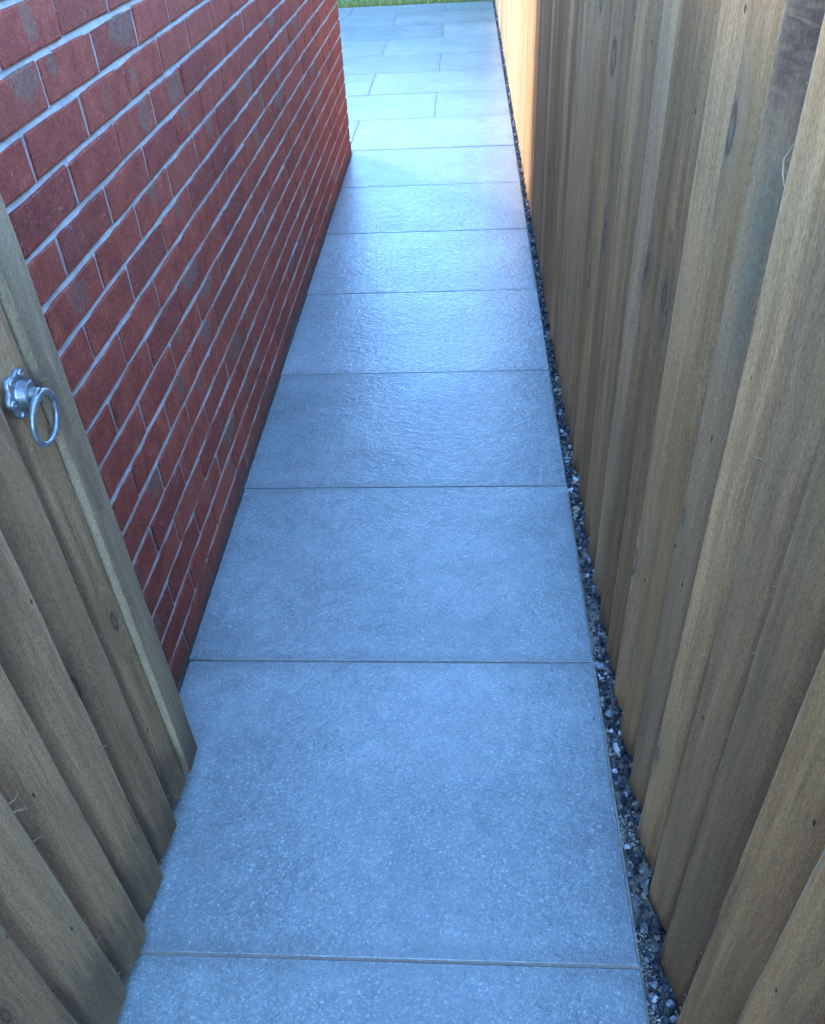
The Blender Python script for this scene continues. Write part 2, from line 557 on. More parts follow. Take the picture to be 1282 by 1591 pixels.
def slab(x0, x1, y0, y1, dz=0.0):
    cx, cy = (x0 + x1) / 2, (y0 + y1) / 2
    hx, hy, b = (x1 - x0) / 2, (y1 - y0) / 2, 0.0016
    tx, ty = rnd.uniform(-0.0006, 0.0006), rnd.uniform(-0.0007, 0.0007)

    def z(x, y, zz):
        return zz + dz + tx * x / hx + ty * y / hy

    vv, ff = [], []
    for zz, ins in ((-0.02, 0), (-b, 0), (0, b)):
        for sx, sy in ((-1, -1), (1, -1), (1, 1), (-1, 1)):
            x, y = sx * (hx - ins), sy * (hy - ins)
            vv.append((x, y, z(x, y, zz)))
    for k in (0, 4):
        for i in range(4):
            j = (i + 1) % 4
            ff.append((k + i, k + j, k + 4 + j, k + 4 + i))
    ff.append((8, 9, 10, 11))
    ff.append((3, 2, 1, 0))
    return add("paving_slab", vv, ff, M_SLAB, path, (cx, cy, 0))


J = 0.0017
for n in range(-2, 7):
    y0, y1 = n * P, (n + 1) * P
    a = 0.0020 if n == 0 else J
    b_ = 0.0020 if n == -1 else J
    yy0, yy1 = y0 + a, y1 - b_
    slab(max(wall_x(yy0), wall_x(yy1)) + 0.0035, rnd.uniform(-0.0015, 0.0015), yy0, yy1, rnd.uniform(-0.0006, 0.0006))
# patio courses in half bond beyond the house corner
n = 7
k = 0
while True:
    y0, y1 = n * P + 0.0013, (n + 1) * P - 0.0013
    if y0 > GRASS_Y - 0.05:
        break
    y1 = min(y1, GRASS_Y - 0.004)
    edges = [0.0]
    x = -0.903 if k % 2 == 0 else -0.4515
    while x > -4.3:
        edges.append(x)
        x -= 0.903
    edges.append(max(-4.25, x))
    for i in range(len(edges) - 1):
        x1, x0 = edges[i] - (0.0016 if i else 0), edges[i + 1] + 0.0016
        if x1 - x0 < 0.06:
            continue
        slab(x0, x1, y0, y1, rnd.uniform(-0.0006, 0.0006))
    n += 1
    k += 1

# ------------------------------------------------------------------ brick wall
wall = thing("brick_wall", "red brick house wall with pale recessed mortar joints along the path", "wall", (WALL_X, 0, 0), WALL_TH)
CP, CZ0 = 0.0714, -0.004     # course pitch, centre of the lowest bed joint
BP, BJ = 0.2222, 0.0104      # brick pitch and joint
PY = 0.742                   # a perpend in the odd courses
WALL_Y0 = -2.2
NC = 22                      # courses
WALL_TOP = CZ0 + NC * CP

# mortar core, its face 5 mm behind the bricks
mb = MB()
mb.put(*box_vf(-0.30, -0.0080, WALL_Y0, WALL_END - 0.0080, -0.1, WALL_TOP))


def strip(mb, pts_a, pts_b):
    b = len(mb.v)
    m_ = len(pts_a)
    mb.v += pts_a + pts_b
    for i in range(m_ - 1):
        mb.f.append((b + i, b + i + 1, b + m_ + i + 1, b + m_ + i))


# hollow tooled bed joints, each a wavering strip
prof = [(-0.0036, 0.0064), (-0.0058, 0.0038), (-0.0060, 0.0010), (-0.0038, -0.0028), (-0.0016, -0.0066)]
for k in range(1, NC + 1):
    zc = CZ0 + k * CP
    yy = WALL_Y0
    prev = None
    while yy < WALL_END - 0.004:
        jx, jz, js = rnd.uniform(-0.0010, 0.0009), rnd.uniform(-0.0018, 0.0018), rnd.uniform(0.80, 1.20)
        ring = [(px + jx, yy, zc + jz + pz * js) for px, pz in prof]
        if prev:
            strip(mb, prev, ring)
        prev = ring
        yy += rnd.uniform(0.03, 0.06)


def perps(k):
    off = PY + (BP / 2 if k % 2 == 0 else 0.0)
    i0 = math.ceil((WALL_Y0 - off) / BP)
    out = []
    i = i0
    while off + i * BP < WALL_END - 0.01:
        out.append(off + i * BP)
        i += 1
    return out


vprof = [(-0.0028, -0.0058), (-0.0046, -0.0022), (-0.0046, 0.0022), (-0.0028, 0.0058)]
for k in range(NC):
    za, zb = CZ0 + k * CP + 0.003, CZ0 + (k + 1) * CP - 0.003
    for yc in perps(k):
        j = rnd.uniform(-0.0012, 0.0012)
        rr = [[(px + rnd.uniform(-0.0006, 0.0006), yc + j + py, zz) for px, py in vprof] for zz in (za, (za + zb) / 2, zb)]
        strip(mb, rr[0], rr[1])
        strip(mb, rr[1], rr[2])
mortar = add("mortar", mb.v, mb.f, M_MORTAR, wall)


def brick_vf(L, H, D=0.05, seed=0):
    """brick with worn arrises; face towards +x, centre of the face at the origin"""
    q = random.Random(seed)
    c = 0.0028
    ys = [-L / 2, -L / 2 + c, -L / 6, L / 6, L / 2 - c, L / 2]
    zs = [-H / 2, -H / 2 + c, H / 2 - c, H / 2]
    vv, ff = [], []
    idx = {}
    for a, y in enumerate(ys):
        for b, z in enumerate(zs):
            edge = a in (0, 5) or b in (0, 3)
            corner = a in (0, 5) and b in (0, 3)
            x = -0.0016 if edge else 0.0
            if corner:
                x = -0.0030
            x += q.uniform(-0.0007, 0.0007)
            jy = q.uniform(-0.0011, 0.0011) if a in (0, 5) else 0
            jz = q.uniform(-0.0012, 0.0012) if b in (0, 3) else 0
            idx[(a, b)] = len(vv)
            vv.append((x, y + jy, z + jz))
    for a in range(5):
        for b in range(3):
            ff.append((idx[(a, b)], idx[(a + 1, b)], idx[(a + 1, b + 1)], idx[(a, b + 1)]))
    border = [idx[(a, 0)] for a in range(6)] + [idx[(5, b)] for b in (1, 2, 3)] + [idx[(a, 3)] for a in (4, 3, 2, 1, 0)] + [idx[(0, b)] for b in (2, 1)]
    back = []
    for i in border:
        back.append(len(vv))
        vv.append((-D, vv[i][1], vv[i][2]))
    m_ = len(border)
    for i in range(m_):
        j = (i + 1) % m_
        ff.append((border[j], border[i], back[i], back[j]))
    return vv, ff


def proj(p):
    q = cam.matrix_world.inverted() @ p
    if q.z > -0.05:
        return None
    s = 1304.26 / -q.z
    return 641 + q.x * s, 795.5 - q.y * s, -q.z


bricks = []
for k in range(NC):
    ps = [WALL_Y0] + perps(k) + [WALL_END + BJ / 2]
    for i in range(len(ps) - 1):
        L = ps[i + 1] - ps[i] - BJ
        if L < 0.03:
            continue
        yc = (ps[i] + ps[i + 1]) / 2
        zc = CZ0 + (k + 0.5) * CP
        if k == 1 and abs(yc - (PY + 12.5 * BP)) < 0.02:
            continue           # the air brick sits here
        q = proj(wall_mat @ Vector((0, yc, zc))) if False else proj(Vector((wall_x(yc), yc, zc)))
        seen = 0.0
        if q and -60 < q[0] < 600 and -40 < q[1] < 1120:
            # hidden by the gate leaf?
            gx = 305 - (1165 - q[1]) * 0.3526
            if q[0] > gx - 45:
                seen = 1.0 / (q[2] ** 3) * (abs(-0.2546 - wall_x(yc)))
        bricks.append((seen, yc, zc, L, k))
bricks.sort(key=lambda b: -b[0])
H = CP - BJ
variants = {}


def brick_mesh(L, var):
    key = (round(L, 3), var)
    if key not in variants:
        vv, ff = brick_vf(L, H, 0.05, var * 17 + int(L * 1000))
        me = bpy.data.meshes.new("brick")
        me.from_pydata(vv, [], ff)
        me.materials.append(M_BRICK)
        me.update()
        variants[key] = me
    return variants[key]


rest = MB()
nb = 0
for seen, yc, zc, L, k in bricks:
    if seen > 0 and nb < 300:
        o = link("brick", brick_mesh(L, rnd.randrange(8)), wall, (rnd.uniform(-0.0008, 0.0010), yc, zc))
        o.rotation_euler = (rnd.uniform(-0.006, 0.006), rnd.uniform(-0.012, 0.012), rnd.uniform(-0.006, 0.006))
        nb += 1
    else:
        vv, ff = brick_vf(L, H, 0.05, rnd.randrange(1000))
        rest.put([(x, y + yc, z + zc) for x, y, z in vv], ff)
# return face at the house corner
for k in range(NC):
    x = -0.0005
    step = 0.1065 if k % 2 == 0 else BP - BJ
    while x > -0.29:
        w = min(step, x + 0.30)
        vv, ff = box_vf(x - w, x - (0.052 if x > -0.01 else 0), WALL_END - 0.05, WALL_END - 0.0004, CZ0 + k * CP + BJ / 2, CZ0 + (k + 1) * CP - BJ / 2)
        if w > 0.06:
            rest.put(vv, ff)
        x -= w + BJ
        step = BP - BJ


def mat_brick_mass():
    m = NT("red_brick_mass")
    p = m.pos()
    a = m.noise(p, 9.0, 5, 0.65)
    gr = m.noise(p, 380.0, 4, 0.7)
    col = m.crgb(a, [(0.3, (0.235, 0.040, 0.022)), (0.5, (0.35, 0.066, 0.035)), (0.7, (0.45, 0.105, 0.056))])
    col = m.mix(m.ramp(m.noise(p, 5.0, 4, 0.7), 0.58, 0.66, 0.0, 0.6), col, (0.17, 0.12, 0.10, 1))
    col = m.mix(m.ramp(gr, 0.42, 0.28, 0.0, 0.7), col, (0.07, 0.016, 0.016, 1))
    m.base(col, 0.82, 0.35)
    m.normal(m.bump(gr, 0.6, 0.002))
    return m.mat


ro = add("brick_courses", rest.v, rest.f, mat_brick_mass(), wall)
ro['kind'] = 'stuff'
# coping / rest of the house behind
v, f = box_vf(-4.0, -0.301, WALL_Y0, WALL_END - 0.02, -0.1, WALL_TOP)
add("house_core", v, f, M_MORTAR, wall)

# air brick: terracotta frame with two rows of square holes over a dark void
AY, AZ = PY + 12.5 * BP, CZ0 + 1.5 * CP
AL = BP - BJ
mb = MB()
ny, nz = 10, 2
bt = 0.0075
zcell = (H - bt * (nz + 1)) / nz
ycell = (AL - bt * (ny + 1)) / ny
for i in range(nz + 1):
    z0 = -H / 2 + i * (zcell + bt)
    mb.put(*box_vf(-0.03, 0.0, -AL / 2, AL / 2, z0, z0 + bt))
for i in range(ny + 1):
    y0 = -AL / 2 + i * (ycell + bt)
    for j in range(nz):
        z0 = -H / 2 + bt + j * (zcell + bt)
        mb.put(*box_vf(-0.03, -0.0012, y0, y0 + bt, z0, z0 + zcell))
ab = add("air_brick", mb.v, mb.f, M_TERRA, wall, (0.001, AY, AZ))
ab['label'] = "pierced pink terracotta air brick low in the wall"
v, f = box_vf(-0.034, -0.031, -AL / 2, AL / 2, -H / 2, H / 2)
add("vent_back", v, f, M_DARK, ab)


# ------------------------------------------------------------------ featheredge boards
def board_vf(w, h, side, seed, z_seg=0.13, jag=1.0, dep=1.0):
    """featheredge board standing at z=0; side=-1 faces -x, +1 faces +x. Proud thick edge at +y (y=0), thin edge at y=-w."""
    q = random.Random(seed)
    nz = max(2, int(h / z_seg))
    zs = [0.0]
    for i in range(1, nz):
        zs.append(h * i / nz + q.uniform(-0.03, 0.03))
    zs.append(h)
    bow = q.uniform(-0.0015, 0.0015)
    ph = q.uniform(0, 6)
    cup = q.uniform(-0.0012, 0.0012)
    vv, ff = [], []
    foot = q.uniform(-0.006, 0.006)
    for i, z in enumerate(zs):
        dx = bow * math.sin(z * 2.2 + ph)
        jy = q.uniform(-0.0010, 0.0010) * jag
        jx = q.uniform(-0.0005, 0.0005) * jag
        zz = z + (foot if i == 0 else 0)
        # distance out of the proud plane: 0 = proud corner, positive = deeper
        pr = [(0.0370, -w), (0.0325, -w), (0.0215 + cup, -w * 0.68), (0.0085 + cup, -w * 0.36), (0.0016, -0.012),
              (0.0004 + jx, -0.0032 + jy * 0.6), (0.0022, 0.0 + jy), (0.0225, 0.0 + jy * 0.5)]
        for d, y in pr:
            vv.append((-side * (d * dep + dx), y, zz))
    m_ = 8
    for i in range(len(zs) - 1):
        for a in range(m_):
            b = (a + 1) % m_
            q4 = (i * m_ + a, i * m_ + b, (i + 1) * m_ + b, (i + 1) * m_ + a)
            ff.append(q4 if side > 0 else q4[::-1])
    e0 = tuple(range(m_))
    e1 = tuple((len(zs) - 1) * m_ + a for a in range(m_))
    ff.append(e0[::-1] if side > 0 else e0)
    ff.append(e1 if side > 0 else e1[::-1])
    return vv, ff


def fence_x(y):
    """plane of the proud edges of the right-hand fence"""
    return 0.0335 - 0.0066 * y if y < 2.0 else 0.0203


FB = 0.1035
near = thing("fence_panel", "nearer weathered featheredge fence panel beside the gravel strip", "fence", (0.05, 0.2, -0.03), group=None)
far = thing("fence_panel", "farther featheredge fence run beyond the dark gap, its end in low sun", "fence", (0.03, 5.0, -0.03), group=None)


def put_board(par, x, y, w, h, z0, seed, mat, side, name, tilt=0.0, z_seg=0.13, jag=1.0):
    vv, ff = board_vf(w, h, side, seed, z_seg, jag, 0.66 if side > 0 else 1.0)
    o = add(name, vv, ff, mat, None, (x, y, z0))
    o.rotation_euler = (tilt, 0, rnd.uniform(-0.030, 0.030) if name == "fence_board" else rnd.uniform(-0.012, 0.012))
    o.parent = par
    o.location = Vector((x, y, z0)) - par.location
    return o


fence_edges_near = []
fence_edges_near.append(1.19)
y = 0.0205 + 10 * FB
while y > -1.9:
    fence_edges_near.append(y)
    y -= FB
for i, y in enumerate(fence_edges_near):
    put_board(near, fence_x(y), y + rnd.uniform(-0.003, 0.003), 0.165 if i == 0 else 0.126, 1.60 + rnd.uniform(-0.004, 0.004), -0.03, 100 + i, M_STAINED if abs(y - 0.331) < 0.02 else M_FENCE, -1,
              "fence_board", rnd.uniform(-0.0025, 0.0025), 0.06 if y < 0.7 else 0.1, 1.3)
# first board of the far panel starts after the dark slit
far_edges = []
y = 1.318
while y < 9.6:
    far_edges.append(y)
    y += FB
for i, y in enumerate(far_edges):
    put_board(far, fence_x(y), y + (rnd.uniform(-0.006, 0.006) if i else 0), 0.104 if i == 0 else 0.128, 1.60 + rnd.uniform(-0.006, 0.006), -0.03, 400 + i, M_FENCE, -1,
              "fence_board", rnd.uniform(-0.002, 0.002), 0.2, 1.0)
for par, ya, yb in ((near, -1.9, 1.18), (far, 1.22, 9.6)):
    for z in (0.25, 0.85, 1.4):
        x0 = max(fence_x(ya), fence_x(yb)) + 0.038
        v, f = box_vf(x0, x0 + 0.05, ya, yb, z, z + 0.075)
        v = [(a - par.location.x, b - par.location.y, c - par.location.z) for a, b, c in v]
        add("rail", v, f, M_FENCE, par)
    yy = ya + 0.1
    while yy < yb:
        x0 = max(fence_x(ya), fence_x(yb)) + 0.089
        v, f = box_vf(x0, x0 + 0.09, yy, yy + 0.09, -0.3, 1.54)
        v = [(a - par.location.x, b - par.location.y, c - par.location.z) for a, b, c in v]
        add("post", v, f, M_FENCE, par)
        yy += 1.45

# nails: small heads sunk in the near boards along the rails
for i, y in enumerate(fence_edges_near[:14]):
    for z in (0.285, 0.93):
        for dy in (-0.028,):
            zz = z + rnd.uniform(-0.03, 0.03)
            yy = y + dy + rnd.uniform(-0.012, 0.012)
            d = -0.0024 - (y - yy - 0.012) * 0.30
            c = Vector((fence_x(y) - d - 0.0004, yy, zz)) - near.location
            vv, ff = tube_vf([c + Vector((0.003, 0, 0)), c + Vector((-0.0006, 0, 0))], 0.0022, 6)
            add("nail", vv, ff, M_RUST, near)


# torn fibres along the sawn edges
def fibre_vf(p, out, seed, ln):
    q = random.Random(seed)
    pts = [p.copy()]
    d = (out + Vector((q.uniform(-0.5, 0.5), q.uniform(-0.5, 0.9), q.uniform(-0.8, 0.8)))).normalized()
    for i in range(3):
        pts.append(pts[-1] + d * ln / 3)
        d = (d + Vector((q.uniform(-0.5, 0.5), q.uniform(-0.5, 0.5), q.uniform(-0.5, 0.5)))).normalized()
    return tube_vf(pts, [0.00032, 0.00028, 0.00022, 0.00010], 4)


mb = MB()
for i, y in enumerate(fence_edges_near[:16]):
    for s in range(9):
        z = rnd.uniform(0.02, 1.35)
        ln = rnd.choice([0.002, 0.003, 0.003, 0.004, 0.006])
        p = Vector((fence_x(y) - 0.0002, y - 0.001, z)) - near.location
        mb.put(*fibre_vf(p, Vector((-0.5, 0.8, 0.0)), rnd.randrange(9999), ln))
sl = [Vector((fence_x(0.22) - 0.001, 0.224, 1.135)), Vector((fence_x(0.22) - 0.004, 0.232, 1.120)), Vector((fence_x(0.22) - 0.003, 0.230, 1.108)), Vector((fence_x(0.22) - 0.001, 0.223, 1.098))]
mb.put(*tube_vf([p - near.location for p in sl], [0.0003, 0.0007, 0.0009, 0.0003], 5))
fo = add("splinters", mb.v, mb.f, M_FIBRE, near)
fo['kind'] = 'stuff'

# ------------------------------------------------------------------ gate
GX = -0.7745
gate = thing("gate", "open timber gate of overlapping boards with a steel ring latch", "gate", (GX, -0.2, 0.02))
G0 = gate.location.copy()
ge = [0.2955, 0.2105, 0.119, 0.0255, -0.0665, -0.1595, -0.252, -0.3445, -0.437, -0.5295]
for i, y in enumerate(ge):
    w = 0.100 if i == 0 else 0.115
    dx = -0.005 if i == 0 else 0
    put_board(gate, GX + dx, y, w, 1.55, 0.022 + rnd.uniform(-0.002, 0.003), 800 + i, M_GATE, 1, "gate_board", rnd.uniform(-0.002, 0.002), 0.06, 1.2)


def gbox(name, x0, x1, y0, y1, z0, z1, mat, bev=0.0):
    v, f = box_vf(x0, x1, y0, y1, z0, z1)
    v = [(a - G0.x, b - G0.y, c - G0.z) for a, b, c in v]
    o = add(name, v, f, mat, gate)
    return o


# closing batten: planed, slightly waney strip standing proud at the free edge
nz = 30
vv, ff = [], []
for i in range(nz + 1):
    z = 1.55 * i / nz
    a, b, c_ = rnd.uniform(-0.0005, 0.0005), rnd.uniform(-0.0006, 0.0006), rnd.uniform(-0.0004, 0.0004)
    for x, y in ((-0.026, 0.0), (0.004 + c_, 0.0 + a), (0.0055 + c_, 0.0016 + a), (0.0055 + c_, 0.0545 + b), (0.004 + c_, 0.056 + b), (-0.026, 0.056)):
        vv.append((x, y, z))
for i in range(nz):
    for a in range(6):
        b = (a + 1) % 6
        ff.append((i * 6 + a, i * 6 + b, (i + 1) * 6 + b, (i + 1) * 6 + a))
ff.append(tuple(range(5, -1, -1)))
ff.append(tuple(nz * 6 + a for a in range(6)))
bt_ = add("closing_batten", vv, ff, M_BATTEN, gate, Vector((GX, 0.2975, 0.045)) - G0)
bt_['label'] = "smooth pale greenish batten on the free edge"
gbox("stile", -0.842, -0.8015, 0.2975, 0.352, 0.024, 1.57, M_GATE)
gbox("stile", -0.842, -0.8015, -0.62, -0.55, 0.024, 1.57, M_GATE)
for z in (0.2, 0.75, 1.35):
    gbox("rail", -0.842, -0.7965, -0.55, 0.2975, z, z + 0.09, M_GATE)

mb = MB()
for i, y in enumerate(ge[1:8]):
    for s in range(8):
        z = rnd.uniform(0.05, 1.3)
        ln = rnd.choice([0.003, 0.004, 0.004, 0.006, 0.008])
        mb.put(*fibre_vf(Vector((GX, y - 0.001, z)) - G0, Vector((0.7, 0.5, 0.0)), rnd.randrange(9999), ln))
for s in range(5):
    z = 0.50 + rnd.uniform(-0.045, 0.05)
    mb.put(*fibre_vf(Vector((GX, ge[4] - 0.001, z)) - G0, Vector((0.8, 0.6, 0.2)), rnd.randrange(9999), rnd.uniform(0.008, 0.02)))
for z in (0.87, 0.70, 0.66, 0.48, 0.47, 0.30, 0.26):
    mb.put(*fibre_vf(Vector((GX + 0.0045, 0.2985, z)) - G0, Vector((0.9, -0.3, 0.5)), rnd.randrange(9999), 0.010))
fo = add("splinters", mb.v, mb.f, M_FIBRE, gate)
fo['kind'] = 'stuff'

# ring latch: lobed back plate, boss, ring
LY, LZ, LX = 0.2604, 0.874, GX - 0.0062
LO = Vector((LX, LY, LZ)) - G0
# plate
n = 96
out, mid = [], []
vv, ff = [], []
for ring_i, (x, s) in enumerate(((-0.004, 1.0), (0.0012, 1.0), (0.0024, 0.95), (0.0034, 0.62), (0.0034, 0.0))):
    if s == 0.0:
        vv.append((x, 0, 0))
        continue
    for k in range(n):
        a = 2 * math.pi * k / n
        r = 0.0240 + 0.0056 * (0.5 + 0.5 * math.cos(6 * a)) ** 0.7
        if s == 0.62:
            r = 0.0255
        vv.append((x, r * s * math.cos(a), r * s * math.sin(a)))
for i in range(3):
    for k in range(n):
        k2 = (k + 1) % n
        ff.append((i * n + k, i * n + k2, (i + 1) * n + k2, (i + 1) * n + k))
for k in range(n):
    ff.append((3 * n + k, 3 * n + (k + 1) % n, 4 * n))
latch = add("ring_latch", vv, ff, M_ZINC, gate, LO, smooth=True)
latch['label'] = "galvanised lobed back plate with a hanging ring handle"
V = Vector
vv, ff = tube_vf([V((0.002, 0, 0)), V((0.0050, 0, 0)), V((0.0105, 0, 0)), V((0.0140, 0, 0)), V((0.0150, 0, 0))], [0.0172, 0.0160, 0.0150, 0.0144, 0.0130], 32)
add("boss", vv, ff, M_ZINC, latch, smooth=False)
vv, ff = tube_vf([V((0.0145, 0, 0)), V((0.0158, 0, 0)), V((0.024, 0, 0)), V((0.0252, 0, 0))], [0.0068, 0.0075, 0.0072, 0.006], 20)
add("spindle", vv, ff, M_ZINC, latch)
pts = []
RC = V((0.0195, 0.0, -0.0338))
for k in range(48):
    a = 2 * math.pi * k / 48
    rr = 0.0315
    p_ = V((0.0, rr * math.sin(a), rr * math.cos(a)))
    p_.x = 0.0025 * math.cos(a)
    pts.append(RC + p_)
vv, ff = tube_vf(pts, [0.0040 + 0.0012 * max(0, math.cos(2 * math.pi * k / 48)) ** 4 for k in range(48)], 14, True)
add("ring", vv, ff, M_ZINC, latch, smooth=True)
for k in range(6):
    a = math.pi / 3 * k
    c = V((0.0028, 0.0246 * math.cos(a), 0.0246 * math.sin(a)))
    vv, ff = [], []
    for (x, r) in ((0.0, 0.0052), (0.0018, 0.0048), (0.0030, 0.0034), (0.0030, 0.0024), (0.0018, 0.0022)):
        for i in range(14):
            t = 2 * math.pi * i / 14
            vv.append((c.x + x, c.y + r * math.cos(t), c.z + r * math.sin(t)))
    for j in range(4):
        for i in range(14):
            i2 = (i + 1) % 14
            ff.append((j * 14 + i, j * 14 + i2, (j + 1) * 14 + i2, (j + 1) * 14 + i))
    ff.append(tuple(4 * 14 + i for i in range(14)))
    add("screw", vv, ff, M_ZINC, latch, smooth=True)

# ------------------------------------------------------------------ gravel strip
mb = MB()
mb.put(*box_vf(0.0025, 0.30, -1.9, GRASS_Y + 0.6, -0.11, -0.020))
sb = add("sand_bed", mb.v, mb.f, M_SAND)
sb['kind'] = 'structure'

t = (1 + 5 ** 0.5) / 2
ICO_V = [Vector(p).normalized() for p in [(-1, t, 0), (1, t, 0), (-1, -t, 0), (1, -t, 0), (0, -1, t), (0, 1, t), (0, -1, -t), (0, 1, -t), (t, 0, -1), (t, 0, 1), (-t, 0, -1), (-t, 0, 1)]]
ICO_F = [(0, 11, 5), (0, 5, 1), (0, 1, 7), (0, 7, 10), (0, 10, 11), (1, 5, 9), (5, 11, 4), (11, 10, 2), (10, 7, 6), (7, 1, 8), (3, 9, 4), (3, 4, 2), (3, 2, 6), (3, 6, 8), (3, 8, 9), (4, 9, 5), (2, 4, 11), (6, 2, 10), (8, 6, 7), (9, 8, 1)]


def ico2():
    vs_ = [v_.copy() for v_ in ICO_V]
    cache, fs = {}, []

    def mid(a, b):
        k_ = (min(a, b), max(a, b))
        if k_ not in cache:
            cache[k_] = len(vs_)
            vs_.append((vs_[a] + vs_[b]).normalized())
        return cache[k_]
    for a, b, c in ICO_F:
        x, y, z = mid(a, b), mid(b, c), mid(c, a)
        fs += [(a, x, z), (b, y, x), (c, z, y), (x, y, z)]
    return vs_, fs


ICO2 = ico2()


def stone_vf(c, r, q, hi=False):
    bv, bf = ICO2 if hi else (ICO_V, ICO_F)
    sx, sy, sz = q.uniform(0.75, 1.25), q.uniform(0.75, 1.25), q.uniform(0.6, 0.95)
    rot = Matrix.Rotation(q.uniform(0, 6.28), 3, Vector((q.uniform(-1, 1), q.uniform(-1, 1), q.uniform(-1, 1))).normalized())
    planes = [(Vector((q.uniform(-1, 1), q.uniform(-1, 1), q.uniform(-1, 1))).normalized(), q.uniform(0.36, 0.72)) for _ in range(8)]
    vv = []
    for p in bv:
        p = p * q.uniform(0.93, 1.07)
        for nrm, d in planes:
            e = p.dot(nrm) - d
            if e > 0:
                p = p - nrm * e
        p = rot @ Vector((p.x * sx, p.y * sy, p.z * sz)) * r
        vv.append((c[0] + p.x, c[1] + p.y, c[2] + p.z))
    return vv, bf


PAL = [((0.016, 0.019, 0.024), 36), ((0.04, 0.045, 0.053), 32), ((0.085, 0.092, 0.105), 16), ((0.19, 0.195, 0.205), 8), ((0.38, 0.38, 0.37), 4), ((0.30, 0.24, 0.17), 7), ((0.48, 0.47, 0.44), 2), ((0.17, 0.12, 0.085), 4)]
pool = [c for c, w in PAL for _ in range(w)]


def colour_mesh(o, mb):
    me = o.data
    at = me.color_attributes.new(name='stone', type='FLOAT_COLOR', domain='CORNER')
    data = []
    for poly, c in zip(me.polygons, mb.c):
        data += [c[0], c[1], c[2], 1.0] * poly.loop_total
    at.data.foreach_set('color', data)


mb = MB()
q = random.Random(21)
for i in range(8200):
    y = -0.75 + (q.random() ** 1.25) * 9.7
    x1 = fence_x(y) + 0.020
    r = q.choice([0.0020, 0.0026, 0.0032, 0.0040, 0.0050, 0.0065, 0.0085])
    lo = 0.003 + r * 0.5
    x = q.uniform(lo, max(lo + 0.004, x1))
    c = q.choice(pool)
    mb.put(*stone_vf((x, y, -0.012 + q.uniform(0, 0.011)), r, q, False), c)
for i in range(420):       # larger pieces on top
    y = -0.7 + (q.random() ** 1.5) * 9.0
    r = q.uniform(0.007, 0.0115)
    x = q.uniform(0.010, max(0.014, fence_x(y) + 0.006))
    mb.put(*stone_vf((x, y, -0.008 + q.uniform(0, 0.006)), r, q, True), q.choice(pool))
# sand and fine grit gathered along the slab edges in places
for (ya, yb) in ((-0.12, 0.06), (0.20, 0.26), (0.38, 0.44), (0.62, 0.72)):
    for i in range(420):
        y = q.uniform(ya, yb)
        x = q.uniform(0.002, 0.026)
        mb.put(*stone_vf((x, y, -0.006 + q.uniform(-0.004, 0.004)), q.uniform(0.0010, 0.0022), q), q.choice([(0.40, 0.35, 0.27), (0.5, 0.45, 0.36), (0.32, 0.27, 0.2)]))
go = add("gravel", mb.v, mb.f, M_STONE)
go['kind'] = 'stuff'
colour_mesh(go, mb)

# pale grit swept against the gate and the wall foot, a few stones on the slab edge
mb = MB()
for i in range(240):
    y = q.choice([q.gauss(0.155, 0.03), q.gauss(0.26, 0.03), q.gauss(0.04, 0.02), q.uniform(-0.1, 0.42)])
    x = -0.790 + q.gauss(0, 0.004)
    r = q.uniform(0.0007, 0.0017)
    mb.put(*stone_vf((x, y, r * 0.6 + 0.0004), r, q), q.choice([(0.5, 0.46, 0.38), (0.35, 0.32, 0.27), (0.6, 0.57, 0.5)]))
for i in range(140):
    y = q.uniform(0.5, 4.1)
    r = q.uniform(0.0007, 0.0020)
    mb.put(*stone_vf((wall_x(y) + q.uniform(0.004, 0.012), y, r * 0.6 + 0.0005), r, q), q.choice([(0.5, 0.46, 0.42), (0.2, 0.08, 0.06), (0.6, 0.57, 0.5)]))
for i in range(60):
    y = q.uniform(-0.3, 4.5)
    r = q.uniform(0.0008, 0.0022)
    mb.put(*stone_vf((-q.random() ** 3 * 0.3 - 0.001, y, r * 0.6 + 0.0006), r, q), q.choice(pool))
for i in range(170):
    y = -0.35 + q.random() ** 1.3 * 4.5
    r = q.uniform(0.0005, 0.0013)
    mb.put(*stone_vf((q.uniform(-0.80, -0.01), y, r * 0.6 + 0.0006), r, q), q.choice([(0.03, 0.028, 0.025), (0.06, 0.05, 0.04), (0.40, 0.36, 0.29)]))
gr = add("grit", mb.v, mb.f, M_STONE)
gr['kind'] = 'stuff'
colour_mesh(gr, mb)

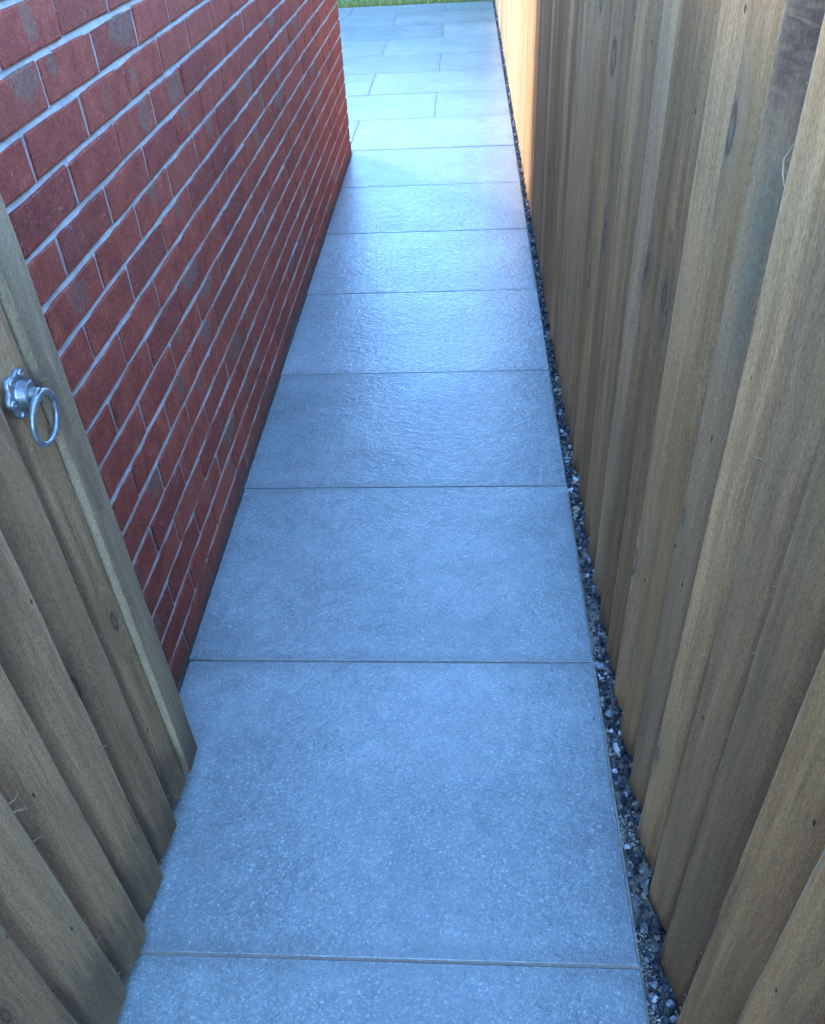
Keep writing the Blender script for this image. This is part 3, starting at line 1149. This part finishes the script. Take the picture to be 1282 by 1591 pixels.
# ------------------------------------------------------------------ grass at the end of the patio
m = NT("grass_blade")
p = m.pos()
a = m.noise(p, 3.0, 3, 0.6)
b = m.noise(p, 60.0, 2, 0.6)
col = m.crgb(m.math('ADD', m.math('MULTIPLY', a, 0.5), m.math('MULTIPLY', b, 0.5)), [(0.3, (0.12, 0.15, 0.03)), (0.55, (0.22, 0.25, 0.055)), (0.75, (0.40, 0.36, 0.15))])
m.base(col, 0.6, 0.3)
m.b.inputs['Transmission Weight'].default_value = 0.0
M_GRASS = m.mat
mb = MB()
q = random.Random(5)
for i in range(15000):
    x = q.uniform(-2.6, 0.6)
    y = GRASS_Y + 0.0 + (q.random() ** 1.6) * 2.6
    h = q.uniform(0.025, 0.06)
    w = q.uniform(0.0015, 0.003)
    a = q.uniform(0, 6.28)
    lx, ly = q.gauss(0, 0.018), q.gauss(-0.003, 0.018)
    cx, sx = math.cos(a) * w, math.sin(a) * w
    z0 = -0.016
    mb.put([(x - cx, y - sx, z0), (x + cx, y + sx, z0), (x + cx * 0.7 + lx * 0.4, y + sx * 0.7 + ly * 0.4, z0 + h * 0.6),
            (x - cx * 0.7 + lx * 0.4, y - sx * 0.7 + ly * 0.4, z0 + h * 0.6), (x + lx, y + ly, z0 + h)], [(0, 1, 2, 3), (3, 2, 4)])
gg = add("grass", mb.v, mb.f, M_GRASS)
gg['kind'] = 'stuff'

# ------------------------------------------------------------------ unseen hedge, added to dim the sky reflection in the far slabs
q = random.Random(77)
hedge = thing("added_hedge", "unseen dark hedge, added to dim reflections in the patio", "hedge", (0, 15.5, 0))
mb = MB()
for i in range(16000):
    face = q.random()
    x = q.uniform(-9, 9)
    top = 3.5 + 0.25 * math.sin(x * 0.9) + 0.2 * math.sin(x * 2.3 + 1)
    if face < 0.75:
        c = Vector((x, -0.5 + q.gauss(0, 0.12), q.uniform(0.0, top)))
    else:
        c = Vector((x, q.uniform(-0.5, 0.6), top + q.gauss(0, 0.12)))
    a = Vector((q.gauss(0, 1), q.gauss(0, 1), q.gauss(0, 1))).normalized() * q.uniform(0.05, 0.10)
    b = a.cross(Vector((q.gauss(0, 1), q.gauss(0, 1), q.gauss(0, 1)))).normalized() * q.uniform(0.03, 0.06)
    mb.put([tuple(c - a), tuple(c + b), tuple(c + a), tuple(c - b)], [(0, 1, 2, 3)])
mb.put(*box_vf(-8.9, 8.9, -0.42, 0.5, -0.02, 3.15))
hf = add("foliage", mb.v, mb.f, mat_simple("hedge_leaf", (0.02, 0.035, 0.012), (0.06, 0.085, 0.03), 6.0, 0.6, 0.2, 0.002), hedge)
hf['kind'] = 'stuff'

# ------------------------------------------------------------------ unseen tree, added so its crown blocks sky light over the patio
q = random.Random(99)
tree = thing("added_tree", "unseen spreading tree, added to shade the patio", "tree", (-3.6, 9.6, -0.02))
pts = [Vector((0.05 * math.sin(i * 0.9), 0.04 * math.cos(i * 1.3), 0.42 * i)) for i in range(11)]
tv, tf = tube_vf(pts, [0.17 - 0.011 * i for i in range(11)], 10)
M_BARK = mat_simple("bark", (0.06, 0.045, 0.03), (0.13, 0.10, 0.07), 14.0, 0.9, 0.8, 0.01)
add("trunk", tv, tf, M_BARK, tree)
mb = MB()
clumps = []
for i in range(9):
    a = 2 * math.pi * i / 9 + q.uniform(-0.3, 0.3)
    tip = Vector((0.9 + 2.6 * math.cos(a) * q.uniform(0.6, 1.0), -1.6 + 2.4 * math.sin(a) * q.uniform(0.6, 1.0), q.uniform(3.2, 5.0)))
    st = pts[6 + i % 4]
    md = (st + tip) / 2 + Vector((0, 0, 0.35))
    mb.put(*tube_vf([st, md, tip], [0.06, 0.04, 0.015], 6))
    clumps += [tip, md]
add("limbs", mb.v, mb.f, M_BARK, tree)
for i in range(22):
    clumps.append(Vector((0.9 + q.uniform(-2.6, 2.6), -1.6 + q.uniform(-2.3, 2.3), q.uniform(3.2, 5.4))))
mb = MB()
for i in range(9000):
    c0 = q.choice(clumps)
    c = c0 + Vector((q.gauss(0, 0.42), q.gauss(0, 0.42), q.gauss(0, 0.30)))
    if c.z < 2.75:
        continue
    a = Vector((q.gauss(0, 1), q.gauss(0, 1), q.gauss(0, 0.5))).normalized() * q.uniform(0.06, 0.12)
    b = a.cross(Vector((q.gauss(0, 0.4), q.gauss(0, 0.4), 1))).normalized() * q.uniform(0.04, 0.08)
    mb.put([tuple(c - a), tuple(c + b), tuple(c + a), tuple(c - b)], [(0, 1, 2, 3)])
cr = add("crown", mb.v, mb.f, mat_simple("tree_leaf", (0.035, 0.06, 0.018), (0.08, 0.115, 0.035), 5.0, 0.55, 0.2, 0.002), tree)
cr['kind'] = 'stuff'
